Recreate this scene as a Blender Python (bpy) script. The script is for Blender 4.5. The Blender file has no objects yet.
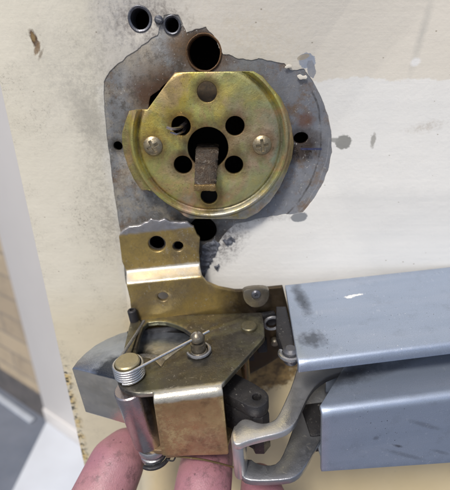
import bpy, bmesh, math, random
from math import sin, cos, tan, pi, radians, atan2, sqrt, hypot
from mathutils import Vector, Matrix, noise as mnoise
from mathutils.geometry import delaunay_2d_cdt

# ------------------------------------------------------------------ camera
S = 0.0004                      # one working unit is 0.4 mm
F = 400.0
TH = radians(25)
CAM = Vector((0, -F*cos(TH), F*sin(TH)))
FW = Vector((0, cos(TH), -sin(TH))); UP = Vector((0, sin(TH), cos(TH)))
scene = bpy.context.scene
COL = scene.collection
cam = bpy.data.cameras.new('camera')
cam.sensor_fit = 'VERTICAL'; cam.sensor_height = 24.0; cam.lens = 24.0*F/490.0
cam.clip_start = 0.005; cam.clip_end = 500.0
cam.dof.use_dof = True; cam.dof.focus_distance = 320*S; cam.dof.aperture_fstop = 11.0
camo = bpy.data.objects.new('camera', cam); COL.objects.link(camo)
camo.location = CAM*S
camo.rotation_euler = (radians(90)-TH, 0, 0)
scene.camera = camo

# ------------------------------------------------------------------ light
w = bpy.data.worlds.new('World'); scene.world = w; w.use_nodes = True
nt = w.node_tree; nt.nodes.clear()
sky = nt.nodes.new('ShaderNodeTexSky'); sky.sky_type = 'NISHITA'; sky.sun_disc = False
SUN_EL, SUN_AZ = radians(55), radians(207)      # azimuth clockwise from +Y
sky.sun_elevation = SUN_EL; sky.sun_rotation = SUN_AZ
sky.air_density = 0.8; sky.dust_density = 3.0; sky.ozone_density = 0.9
bg = nt.nodes.new('ShaderNodeBackground'); bg.inputs[1].default_value = 0.07
wo = nt.nodes.new('ShaderNodeOutputWorld')
nt.links.new(sky.outputs[0], bg.inputs[0]); nt.links.new(bg.outputs[0], wo.inputs[0])
sun = bpy.data.lights.new('sun', 'SUN'); sun.energy = 1.5; sun.angle = radians(10); sun.color = (1.0, 0.955, 0.88)
suno = bpy.data.objects.new('sun', sun); COL.objects.link(suno)
sd = Vector((sin(SUN_AZ)*cos(SUN_EL), cos(SUN_AZ)*cos(SUN_EL), sin(SUN_EL)))
suno.rotation_euler = sd.to_track_quat('Z', 'Y').to_euler()
scene.view_settings.view_transform = 'Standard'; scene.view_settings.look = 'None'
scene.view_settings.exposure = 0.80; scene.view_settings.gamma = 1.0

# ------------------------------------------------------------------ frames
th, ps = radians(4.5), radians(5)
XL = Vector((cos(ps)*cos(th), sin(ps)*cos(th), sin(th)))
YL = Vector((-sin(ps), cos(ps), 0)); ZL = XL.cross(YL)
ROT = Matrix((XL, YL, ZL)).transposed()         # device frame -> world
WID = Matrix.Identity(3)

def hit(px, py, axis, val, rot):
    r = rot.transposed()
    c = r @ CAM; d = r @ (FW*F + Vector((1, 0, 0))*(px-225) + UP*(245-py))
    t = (val-c[axis])/d[axis]
    return c + d*t
def DZ(px, py, z): return hit(px, py, 2, z, ROT)      # on a level plane of the device
def DY(px, py, y): return hit(px, py, 1, y, ROT)      # on an upright plane of the device
def WY(px, py, y=0.0): return hit(px, py, 1, y, WID)  # on a plane parallel to the door
def WZ(px, py, z): return hit(px, py, 2, z, WID)
def xz(p): return (p.x, p.z)
def xy(p): return (p.x, p.y)

# ------------------------------------------------------------------ 2-D helpers
def resample(poly, step):
    out = []
    n = len(poly)
    for i in range(n):
        a = poly[i]; b = poly[(i+1) % n]
        L = hypot(b[0]-a[0], b[1]-a[1]); k = max(1, int(math.ceil(L/step)))
        for j in range(k):
            out.append((a[0]+(b[0]-a[0])*j/k, a[1]+(b[1]-a[1])*j/k))
    return out
def smooth_poly(poly, it=2, sharp=None):
    for _ in range(it):
        n = len(poly); q = []
        for i in range(n):
            a = poly[i]; b = poly[(i+1) % n]
            q.append((a[0]*.75+b[0]*.25, a[1]*.75+b[1]*.25)); q.append((a[0]*.25+b[0]*.75, a[1]*.25+b[1]*.75))
        poly = q
    return poly
def rough(poly, step, amp, seed=0, f=0.12):
    p = resample(poly, step); out = []
    for x, y in p:
        out.append((x+amp*mnoise.noise(Vector((x*f, y*f, seed))) + amp*.4*mnoise.noise(Vector((x*f*4, y*f*4, seed+3))),
                    y+amp*mnoise.noise(Vector((x*f, y*f, seed+9))) + amp*.4*mnoise.noise(Vector((x*f*4, y*f*4, seed+13)))))
    return out
def round_corners(poly, r, seg=4):
    out = []; n = len(poly)
    for i in range(n):
        p = Vector(poly[i]); a = Vector(poly[i-1])-p; b = Vector(poly[(i+1) % n])-p
        la, lb = a.length, b.length; rr = min(r, la*.45, lb*.45)
        A = p+a.normalized()*rr; B = p+b.normalized()*rr
        for k in range(seg+1):
            t = k/seg; q = A*(1-t)**2 + p*2*t*(1-t) + B*t*t; out.append((q.x, q.y))
    return out
def circ(cx, cy, r, n=28, ry=None, ph=0):
    ry = r if ry is None else ry
    return [(cx+r*cos(2*pi*i/n+ph), cy+ry*sin(2*pi*i/n+ph)) for i in range(n)]
def area(p): return .5*sum(p[i-1][0]*p[i][1]-p[i][0]*p[i-1][1] for i in range(len(p)))
def ccw(p): return p if area(p) > 0 else p[::-1]
def inside(p, poly):
    x, y = p; c = False; n = len(poly); j = n-1
    for i in range(n):
        xi, yi = poly[i]; xj, yj = poly[j]
        if (yi > y) != (yj > y) and x < (xj-xi)*(y-yi)/(yj-yi)+xi: c = not c
        j = i
    return c
def inset(poly, w):                    # ccw polygon: towards its inside
    n = len(poly); out = []
    for i in range(n):
        a, b, c = poly[i-1], poly[i], poly[(i+1) % n]
        d1 = Vector((b[0]-a[0], b[1]-a[1])); d2 = Vector((c[0]-b[0], c[1]-b[1]))
        if d1.length < 1e-9 or d2.length < 1e-9: out.append(b); continue
        d1.normalize(); d2.normalize()
        n1 = Vector((-d1.y, d1.x)); n2 = Vector((-d2.y, d2.x)); m = n1+n2
        if m.length < 1e-3: m = n1
        m.normalize(); k = min(1.6, 1/max(.3, m.dot(n1)))
        out.append((b[0]+m.x*w*k, b[1]+m.y*w*k))
    return out

# ------------------------------------------------------------------ mesh builder
class MB:
    def __init__(s): s.v = []; s.f = []
    def solid(s, outer, holes, T, mapf, w=0.8, step=None, grid=None, hw=None, extra=()):
        """thick sheet: (u,v,d) -> position, d is depth into the material"""
        outer = ccw(outer); hs = [ccw(h) for h in holes]
        if step: outer = resample(outer, step)
        hw = w if hw is None else hw
        loops = [(outer, inset(outer, w), w)] + [(h, inset(h, -hw), hw) for h in hs]
        pts, edges = [], []
        for o, i_, _ in loops:
            b = len(pts); pts += i_; n = len(i_)
            edges += [(b+k, b+(k+1) % n) for k in range(n)]
        io = loops[0][1]; ih = [l[1] for l in loops[1:]]
        if grid:
            xs = [p[0] for p in io]; ys = [p[1] for p in io]
            x0, x1, y0, y1 = min(xs), max(xs), min(ys), max(ys)
            gx, gy = (grid, grid) if not isinstance(grid, tuple) else grid
            for a in range(int((x1-x0)/gx)+1):
                for c in range(int((y1-y0)/gy)+1):
                    q = (x0+(a+.5)*gx, y0+(c+.5)*gy)
                    if inside(q, io) and not any(inside(q, h) for h in ih): pts.append(q)
        for q in extra:
            if inside(q, io) and not any(inside(q, h) for h in ih): pts.append(q)
        vo, _, fo, _, _, _ = delaunay_2d_cdt([Vector(p) for p in pts], edges, [], 0, 1e-5, False)
        tri = []
        for f in fo:
            A_, B_, C_3 = vo[f[0]], vo[f[1]], vo[f[2]]
            lg_ = max((B_-A_).length, (C_3-B_).length, (A_-C_3).length)
            if abs((B_-A_).cross(C_3-A_)) < 2e-3*lg_: continue
            c = (sum(vo[k].x for k in f)/len(f), sum(vo[k].y for k in f)/len(f))
            if inside(c, io) and not any(inside(c, h) for h in ih): tri.append(f)
        b = len(s.v)
        s.v += [mapf(p.x, p.y, 0.0) for p in vo]; n = len(vo)
        s.v += [mapf(p.x, p.y, T) for p in vo]
        for f in tri:
            s.f.append(tuple(b+k for k in f)); s.f.append(tuple(b+n+k for k in reversed(f)))
        for o, i_, ww in loops:
            m = len(o); dd = min(abs(ww), T*.45)
            mid = [((p[0]*.7+q[0]*.3), (p[1]*.7+q[1]*.3)) for p, q in zip(o, i_)]
            rings = [(i_, 0), (mid, dd*.3), (o, dd), (o, T-dd), (mid, T-dd*.3), (i_, T)]
            if abs(ww) < 1e-6: rings = [(i_, 0), (o, T)]
            base = []
            for rr, d in rings:
                base.append(len(s.v)); s.v += [mapf(p[0], p[1], d) for p in rr]
            for r in range(len(rings)-1):
                for k in range(m):
                    k2 = (k+1) % m
                    s.f.append((base[r]+k, base[r]+k2, base[r+1]+k2, base[r+1]+k))
        return s
    def lathe(s, prof, origin, axis=(0, 0, 1), n=32):
        """prof: [(radius, height)] along the axis"""
        q = Vector(axis).to_track_quat('Z', 'Y'); o = Vector(origin); b = len(s.v)
        for r, h in prof:
            for k in range(n):
                a = 2*pi*k/n; s.v.append(o + q @ Vector((r*cos(a), r*sin(a), h)))
        for i in range(len(prof)-1):
            for k in range(n):
                k2 = (k+1) % n
                s.f.append((b+i*n+k, b+i*n+k2, b+(i+1)*n+k2, b+(i+1)*n+k))
        s.f.append(tuple(b+k for k in reversed(range(n)))); s.f.append(tuple(b+(len(prof)-1)*n+k for k in range(n)))
        return s
    def tube(s, path, r, n=10, closed=False):
        P = [Vector(p) for p in path]; b = len(s.v); m = len(P)
        t0 = (P[1]-P[0]).normalized(); u = t0.orthogonal().normalized()
        for i, p in enumerate(P):
            t = (P[min(i+1, m-1)]-P[max(i-1, 0)]).normalized()
            u = (u - t*u.dot(t)).normalized(); v = t.cross(u)
            rr = r(i/(m-1)) if callable(r) else r
            for k in range(n):
                a = 2*pi*k/n; s.v.append(p+(u*cos(a)+v*sin(a))*rr)
        for i in range(m-1):
            for k in range(n):
                k2 = (k+1) % n; s.f.append((b+i*n+k, b+i*n+k2, b+(i+1)*n+k2, b+(i+1)*n+k))
        s.f.append(tuple(b+k for k in reversed(range(n)))); s.f.append(tuple(b+(m-1)*n+k for k in range(n)))
        return s
    def box(s, a, c):
        b = len(s.v); x0, y0, z0 = a; x1, y1, z1 = c
        s.v += [Vector(p) for p in ((x0,y0,z0),(x1,y0,z0),(x1,y1,z0),(x0,y1,z0),(x0,y0,z1),(x1,y0,z1),(x1,y1,z1),(x0,y1,z1))]
        for f in ((0,3,2,1),(4,5,6,7),(0,1,5,4),(1,2,6,5),(2,3,7,6),(3,0,4,7)): s.f.append(tuple(b+k for k in f))
        return s
    def build(s, name, mat, parent=None, origin=(0, 0, 0), angle=35, bevel=0, rot=None):
        me = bpy.data.meshes.new(name); o = Vector(origin)
        me.from_pydata([tuple((Vector(v)-o)*S) for v in s.v], [], s.f)
        bm = bmesh.new(); bm.from_mesh(me)
        bmesh.ops.remove_doubles(bm, verts=bm.verts, dist=2e-3*S)
        bmesh.ops.dissolve_degenerate(bm, dist=1e-3*S, edges=bm.edges)
        bmesh.ops.recalc_face_normals(bm, faces=bm.faces)
        if bevel:
            es = [e for e in bm.edges if len(e.link_faces) == 2 and e.calc_face_angle() > radians(40)]
            bmesh.ops.bevel(bm, geom=es, offset=bevel*S, segments=2, affect='EDGES', profile=.5, clamp_overlap=True)
        bm.to_mesh(me); bm.free()
        me.shade_smooth(); me.set_sharp_from_angle(angle=radians(angle))
        if mat: me.materials.append(getattr(mat, "m", mat))
        ob = bpy.data.objects.new(name, me); COL.objects.link(ob)
        if parent is not None: ob.parent = parent
        return ob

def tag(o, label=None, cat=None, group=None, kind=None):
    if label: o['label'] = label
    if cat: o['category'] = cat
    if group: o['group'] = group
    if kind: o['kind'] = kind
    return o
def empty(name, loc=(0, 0, 0), rot=None):
    o = bpy.data.objects.new(name, None); COL.objects.link(o); o.empty_display_size = 0.01
    if rot is not None: o.matrix_world = Matrix.Translation(Vector(loc)*S) @ rot.to_4x4()
    else: o.location = Vector(loc)*S
    return o

# ------------------------------------------------------------------ materials
class Mat:
    def __init__(s, name):
        s.m = bpy.data.materials.new(name); s.m.use_nodes = True; s.t = s.m.node_tree
        s.b = s.t.nodes['Principled BSDF']
        tc = s.t.nodes.new('ShaderNodeTexCoord'); mp = s.t.nodes.new('ShaderNodeMapping')
        mp.inputs['Scale'].default_value = (1/S,)*3
        s.t.links.new(tc.outputs['Object'], mp.inputs[0]); s.co = mp.outputs[0]
        sp = s.t.nodes.new('ShaderNodeSeparateXYZ'); s.t.links.new(s.co, sp.inputs[0])
        s.x, s.y, s.z = sp.outputs
    def put(s, sock, v):
        if isinstance(v, bpy.types.NodeSocket): s.t.links.new(v, sock)
        else:
            if isinstance(v, tuple) and len(v) == 3 and sock.type == 'RGBA': v = v+(1,)
            sock.default_value = v
    def math(s, op, a, b=0.0, c=0.0, clamp=False):
        n = s.t.nodes.new('ShaderNodeMath'); n.operation = op; n.use_clamp = clamp
        s.put(n.inputs[0], a); s.put(n.inputs[1], b); s.put(n.inputs[2], c); return n.outputs[0]
    def scaled(s, sc, off=(0, 0, 0)):
        n = s.t.nodes.new('ShaderNodeMapping'); s.t.links.new(s.co, n.inputs[0])
        n.inputs['Scale'].default_value = sc; n.inputs['Location'].default_value = off; return n.outputs[0]
    def noise(s, scale, detail=4, rough=.55, sc=None, off=(0, 0, 0), dist=0.0):
        n = s.t.nodes.new('ShaderNodeTexNoise'); n.inputs['Scale'].default_value = scale
        n.inputs['Detail'].default_value = detail; n.inputs['Roughness'].default_value = rough; n.inputs['Distortion'].default_value = dist
        s.t.links.new(s.scaled(sc or (1, 1, 1), off), n.inputs['Vector']); return n.outputs[0]
    def voro(s, scale, feature='F1', sc=None, off=(0, 0, 0)):
        n = s.t.nodes.new('ShaderNodeTexVoronoi'); n.feature = feature; n.inputs['Scale'].default_value = scale
        s.t.links.new(s.scaled(sc or (1, 1, 1), off), n.inputs['Vector']); return n.outputs['Distance']
    def ramp(s, v, a, b, lo=0.0, hi=1.0):
        n = s.t.nodes.new('ShaderNodeMapRange'); n.clamp = True
        s.put(n.inputs['Value'], v); n.inputs['From Min'].default_value = a; n.inputs['From Max'].default_value = b
        n.inputs['To Min'].default_value = lo; n.inputs['To Max'].default_value = hi; return n.outputs[0]
    def mix(s, f, a, b, mode='MIX'):
        n = s.t.nodes.new('ShaderNodeMix'); n.data_type = 'RGBA'; n.blend_type = mode
        s.put(n.inputs[0], f); s.put(n.inputs[6], a); s.put(n.inputs[7], b); return n.outputs[2]
    def crv(s, v, stops):
        n = s.t.nodes.new('ShaderNodeValToRGB'); s.put(n.inputs[0], v); e = n.color_ramp.elements
        while len(e) < len(stops): e.new(.5)
        for i, (p, c) in enumerate(stops): e[i].position = p; e[i].color = c+(1,)
        return n.outputs[0]
    def blob(s, cx, cz, rx, rz, wob=.5, soft=.25, ang=0, nz=None, yplane=False):
        X = s.math('SUBTRACT', s.x, cx); Z = s.math('SUBTRACT', s.y if yplane else s.z, cz)
        if ang:
            X2 = s.math('ADD', s.math('MULTIPLY', X, cos(ang)), s.math('MULTIPLY', Z, sin(ang)))
            Z = s.math('SUBTRACT', s.math('MULTIPLY', Z, cos(ang)), s.math('MULTIPLY', X, sin(ang))); X = X2
        d = s.math('SQRT', s.math('ADD', s.math('POWER', s.math('DIVIDE', X, rx), 2.0), s.math('POWER', s.math('DIVIDE', Z, rz), 2.0)))
        nz = nz or s.noise(0.25, 4)
        d = s.math('ADD', d, s.math('MULTIPLY', s.math('SUBTRACT', nz, .5), wob*2.6))
        return s.ramp(d, 1-soft, 1+soft, 1.0, 0.0)
    def bump(s, h, strength=.3, dist=1.0):
        n = s.t.nodes.new('ShaderNodeBump'); n.inputs['Strength'].default_value = strength
        n.inputs['Distance'].default_value = dist*S; s.put(n.inputs['Height'], h)
        if s.b.inputs['Normal'].is_linked: s.t.links.new(s.b.inputs['Normal'].links[0].from_socket, n.inputs['Normal'])
        s.t.links.new(n.outputs[0], s.b.inputs['Normal'])
    def set(s, **k):
        names = dict(color='Base Color', metal='Metallic', rough='Roughness', spec='Specular IOR Level', coat='Coat Weight', sss='Subsurface Weight')
        for a, v in k.items(): s.put(s.b.inputs[names[a]], v)
        return s

def scratches(m, amt=.5, seed=0.0):
    out = None
    for k, ang in enumerate((.35+seed*.7, 1.25+seed*1.3, 2.4+seed)):
        rt = m.t.nodes.new('ShaderNodeMapping'); rt.inputs['Rotation'].default_value = (.3*k, ang, ang*.5)
        m.t.links.new(m.co, rt.inputs[0]); keep = m.co; m.co = rt.outputs[0]
        a = m.ramp(m.noise(.035, 3, .5, sc=(.5, 9, 9), off=(seed*3+k, seed*2, k)), .655, .70)
        m.co = keep
        out = a if out is None else m.math('MAXIMUM', out, a)
    brk = m.ramp(m.noise(.05, 4, .6, off=(seed, 30, 2)), .48, .56)
    return m.math('MULTIPLY', m.math('MULTIPLY', out, brk), amt)

def metal(name, stops, metalness=.85, rough=(.3, .5), grime=.5, grime_col=(.03, .025, .02), seed=0.0, spot=.5, scr=.5, sc=.02, bumpy=.25, mo=1.0):
    m = Mat(name)
    big = m.noise(sc, 5, .6, off=(seed*13, seed*7, seed*3), dist=.6)
    c = m.crv(m.ramp(big, .3, .7), stops)
    gr = m.ramp(m.noise(.045, 8, .68, off=(seed*5+40, 3, seed)), .47, .72)
    fine = m.ramp(m.noise(.55, 5, .7, off=(seed, 9, 9)), .53, .70)
    g2 = m.math('MULTIPLY', gr, m.math('ADD', m.math('MULTIPLY', fine, .5), .5))
    mott = m.ramp(m.noise(.16, 7, .78, off=(seed*2, 19, seed)), .46, .60)
    mott = m.math('MULTIPLY', mott, m.ramp(m.noise(.022, 3, .5, off=(seed, 44, 3)), .35, .6, .25, .8))
    g2 = m.math('MAXIMUM', m.math('MULTIPLY', g2, min(1.0, .3+.7*mo)), m.math('MULTIPLY', mott, mo))
    c = m.mix(m.math('MULTIPLY', g2, grime), c, grime_col)
    hl = m.math('MULTIPLY', m.ramp(m.noise(.3, 5, .8, off=(seed*4, 9, 50)), .60, .68), m.ramp(m.noise(.03, 3, .5, off=(seed, 4, 33)), .45, .6, 0, .5*mo))
    c = m.mix(hl, c, (.6, .58, .52))
    sp = m.ramp(m.voro(.16, off=(seed, seed, 2)), .10, .05)
    sp = m.math('MULTIPLY', sp, m.ramp(m.noise(.03, 3, off=(seed, 22, 1)), .45, .6))
    c = m.mix(m.math('MULTIPLY', sp, spot), c, (.04, .03, .02))
    s_ = scratches(m, scr, seed)
    c = m.mix(s_, c, (.62, .6, .56))
    r = m.ramp(m.noise(.06, 6, .65, off=(seed, 5, 0)), .3, .75, rough[0], rough[1])
    r = m.math('ADD', r, m.math('MULTIPLY', g2, .25), clamp=True)
    m.set(color=c, rough=r, metal=m.math('SUBTRACT', metalness, m.math('MULTIPLY', g2, .5*metalness)))
    h = m.math('ADD', m.noise(.9, 4, .6), m.math('MULTIPLY', m.noise(.12, 5, .6, off=(seed, 1, 1)), 1.6))
    m.bump(h, bumpy, .6)
    return m

ZINC = metal('yellow_zinc', [(0, (.50, .33, .10)), (.35, (.55, .42, .16)), (.6, (.40, .40, .18)), (.8, (.55, .38, .20)), (1, (.34, .35, .26))], .8, (.24, .42), .55, seed=1, scr=.25)
BRONZE = metal('dull_bronze_zinc', [(0, (.24, .18, .09)), (.4, (.34, .25, .12)), (.7, (.36, .25, .14)), (1, (.22, .20, .15))], .8, (.26, .45), .7, seed=3, scr=.3)
TOPM = metal('greasy_bracket_metal', [(0, (.10, .09, .065)), (.4, (.20, .18, .11)), (.7, (.15, .13, .10)), (1, (.25, .24, .15))], .8, (.25, .45), .75, seed=5, scr=.25)
STEEL = metal('polished_steel', [(0, (.30, .32, .36)), (.5, (.42, .43, .46)), (1, (.34, .33, .33))], .95, (.14, .32), .5, seed=7, scr=.35)
PINM = metal('bright_pin_steel', [(0, (.40, .36, .36)), (.5, (.46, .41, .41)), (1, (.30, .25, .27))], .97, (.14, .28), .3, mo=.3, seed=9, scr=.2)
DARK = metal('blackened_steel', [(0, (.018, .019, .024)), (.5, (.03, .03, .034)), (1, (.045, .042, .04))], .35, (.34, .5), .5, seed=11, scr=.05, bumpy=.4)
LINKM = metal('cast_link_steel', [(0, (.58, .58, .58)), (.5, (.68, .67, .65)), (1, (.60, .61, .63))], .88, (.24, .38), .4, mo=.3, seed=13, scr=.15, bumpy=.2)
HEADM = metal('brass_pin_head', [(0, (.45, .37, .2)), (1, (.5, .45, .3))], .85, (.3, .45), .5, seed=15)
RUSTY = metal('rusty_tailpiece', [(0, (.025, .02, .016)), (.4, (.075, .058, .042)), (.7, (.05, .03, .016)), (1, (.17, .14, .10))], .5, (.4, .65), .9, seed=17, scr=.3, sc=.15, bumpy=1.0)
SCREWM = metal('dull_nickel_screw', [(0, (.30, .24, .14)), (1, (.46, .39, .26))], .85, (.3, .5), .85, seed=19)

def rose_mat():
    m = metal('yellow_zinc_rose', [(0, (.62, .44, .08)), (.3, (.74, .58, .13)), (.55, (.56, .54, .18)), (.75, (.66, .44, .20)), (1, (.44, .50, .30))], .8, (.22, .42), .6, seed=1, scr=.12, mo=.7)
    base = m.b.inputs['Base Color'].links[0].from_socket
    wob = m.math('MULTIPLY', m.math('SUBTRACT', m.noise(.06, 6, .7), .5), 9.0)
    r = m.math('SQRT', m.math('ADD', m.math('POWER', m.math('SUBTRACT', m.x, 1.5), 2.0), m.math('POWER', m.math('SUBTRACT', m.z, 4.0), 2.0)))
    fl = m.ramp(m.math('ADD', r, wob), 66.5, 71)               # dirty flange
    gn = m.ramp(m.noise(.09, 8, .75, off=(3, 3, 8)), .40, .62, .25, 1)
    c = m.mix(m.math('MULTIPLY', m.math('MULTIPLY', fl, gn), .8), base, (.25, .185, .085))
    low = m.math('MULTIPLY', m.ramp(m.math('ADD', m.math('ADD', m.z, m.math('MULTIPLY', m.x, -.35)), wob), -42, -60), m.ramp(r, 56, 63))
    c = m.mix(m.math('MULTIPLY', m.math('MULTIPLY', low, m.ramp(m.noise(.1, 7, .78, off=(9, 1, 5)), .38, .55, .3, 1)), .85), c, (.46, .46, .44))   # plating gone along the lower rim
    gr = m.ramp(m.math('ABSOLUTE', m.math('SUBTRACT', r, 61.2)), .4, 2.2, 1, 0)
    c = m.mix(m.math('MULTIPLY', m.math('MULTIPLY', gr, .75), m.ramp(m.noise(.05, 5, .7), .35, .55)), c, (.10, .07, .035))
    vn = m.noise(.014, 4, .6, off=(8, 1, 1))
    c = m.mix(m.math('MULTIPLY', m.ramp(m.math('ADD', vn, m.math('MULTIPLY', m.x, .002)), .48, .60, 0, .45), m.ramp(r, 64, 60)), c, (.33, .36, .27))
    c = m.mix(m.ramp(m.noise(.03, 4, .6, off=(1, 6, 1)), .5, .62, 0, .5), c, (.60, .40, .30))
    nz = m.noise(.16, 6, .7)
    for px, py, rr in ((207, 92, 12), (235, 126, 12), (234, 165, 12), (183, 165, 12), (181, 126, 13), (209, 196, 14), (208, 148, 22), (153, 146, 12.5), (262, 145, 12.5)):
        p = WY(px, py, -15)
        c = m.mix(m.math('MULTIPLY', m.blob(p.x-m.ox, p.z-m.oz, rr, rr, .4, .3, nz=nz), .7), c, (.20, .11, .045))
    # dull film of dirt with rubbed streaks
    film = m.ramp(m.noise(.035, 8, .75, off=(11, 4, 4)), .46, .62, 0, .4)
    c = m.mix(film, c, (.20, .165, .09))
    dk = m.ramp(m.noise(.5, 6, .8, off=(2, 14, 4)), .57, .65, 0, .6)
    c = m.mix(dk, c, (.10, .065, .03))
    pale = m.ramp(m.noise(.22, 6, .8, off=(21, 4, 4)), .60, .68, 0, .7)
    c = m.mix(m.math('MULTIPLY', pale, m.math('ADD', m.math('MULTIPLY', fl, .7), .2)), c, (.5, .49, .44))
    m.set(color=c); m.bump(m.noise(.1, 7, .7), .3, 1.2)
    return m
_rp = WY(208, 147, -14)
Mat.ox = _rp.x; Mat.oz = _rp.z
ROSE = rose_mat()
TIPM = metal('rubbed_brown_tip', [(0, (.22, .14, .05)), (1, (.34, .24, .11))], .7, (.3, .5), .8, seed=27, sc=.15, bumpy=1.0)
WIREM = metal('bright_spring_wire', [(0, (.68, .67, .65)), (1, (.75, .74, .72))], .95, (.2, .3), .15, mo=0, seed=29, scr=0)

def bar_mat():
    m = Mat('satin_aluminium')
    OR_ = DY(190, 300, -30.0)
    grain = m.noise(1.6, 4, .75)
    streak = m.noise(.03, 5, .6, sc=(.3, 2, 2))
    c = m.crv(m.ramp(streak, .3, .7), [(0, (.38, .45, .57)), (.5, (.42, .49, .61)), (1, (.46, .52, .63))])
    c = m.mix(m.ramp(grain, .42, .62, 0, .5), c, (.24, .28, .36))
    sm = m.ramp(m.noise(.05, 7, .78, off=(3, 8, 2)), .54, .70)
    c = m.mix(m.math('MULTIPLY', sm, .22), c, (.14, .15, .18))
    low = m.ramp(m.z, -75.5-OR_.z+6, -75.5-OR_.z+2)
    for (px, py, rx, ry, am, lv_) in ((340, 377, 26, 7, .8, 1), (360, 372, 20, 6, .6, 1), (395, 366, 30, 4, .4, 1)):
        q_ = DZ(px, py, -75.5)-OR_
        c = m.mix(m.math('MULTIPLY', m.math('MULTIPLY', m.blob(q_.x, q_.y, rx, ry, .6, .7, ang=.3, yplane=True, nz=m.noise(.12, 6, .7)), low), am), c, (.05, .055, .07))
    fr = m.ramp(m.y, -150-OR_.y+2.5, -150-OR_.y+1.5)
    for (px, py, rx, ry, am) in ((398, 446, 4, 1.2, .7), (376, 438, 2, 2, .4), (425, 425, 14, 2, .3), (405, 455, 18, 2, .3), (440, 452, 8, 1.6, .3)):
        q_ = DY(px, py, -150)-OR_
        c = m.mix(m.math('MULTIPLY', m.math('MULTIPLY', m.blob(q_.x, q_.z, rx, ry, .9, .5, ang=-.5, nz=m.noise(.3, 6, .8)), fr), am), c, (.08, .08, .09))
    c = m.mix(scratches(m, .3, 6.0), c, (.62, .66, .72))
    sp = m.math('MULTIPLY', m.ramp(m.voro(.22), .12, .06), m.ramp(m.noise(.022, 3, off=(9, 0, 0)), .5, .6))
    c = m.mix(sp, c, (.06, .06, .07))
    ws = m.math('MULTIPLY', m.ramp(m.voro(.19, off=(31, 5, 7)), .09, .05), m.ramp(m.noise(.03, 3, off=(2, 17, 0)), .55, .62))
    c = m.mix(ws, c, (.75, .76, .78))
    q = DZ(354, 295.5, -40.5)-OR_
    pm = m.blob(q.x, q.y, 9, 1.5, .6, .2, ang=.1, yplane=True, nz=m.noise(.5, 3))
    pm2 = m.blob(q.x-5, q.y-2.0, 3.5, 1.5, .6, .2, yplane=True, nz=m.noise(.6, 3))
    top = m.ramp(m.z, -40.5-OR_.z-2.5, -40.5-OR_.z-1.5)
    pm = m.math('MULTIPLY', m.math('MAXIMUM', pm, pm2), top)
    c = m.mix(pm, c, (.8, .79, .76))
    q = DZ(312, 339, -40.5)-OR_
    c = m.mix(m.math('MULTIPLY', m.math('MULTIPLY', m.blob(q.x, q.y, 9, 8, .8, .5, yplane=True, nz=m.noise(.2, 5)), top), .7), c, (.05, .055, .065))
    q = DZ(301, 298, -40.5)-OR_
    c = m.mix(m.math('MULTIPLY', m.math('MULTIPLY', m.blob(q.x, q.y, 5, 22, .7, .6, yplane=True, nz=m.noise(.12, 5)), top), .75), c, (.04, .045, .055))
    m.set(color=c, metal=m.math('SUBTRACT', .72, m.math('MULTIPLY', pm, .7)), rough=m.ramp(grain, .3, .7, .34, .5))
    m.bump(grain, .25, .5); m.bump(m.noise(.02, 3), .2, 2.0)
    return m
BAR = bar_mat()

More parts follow.
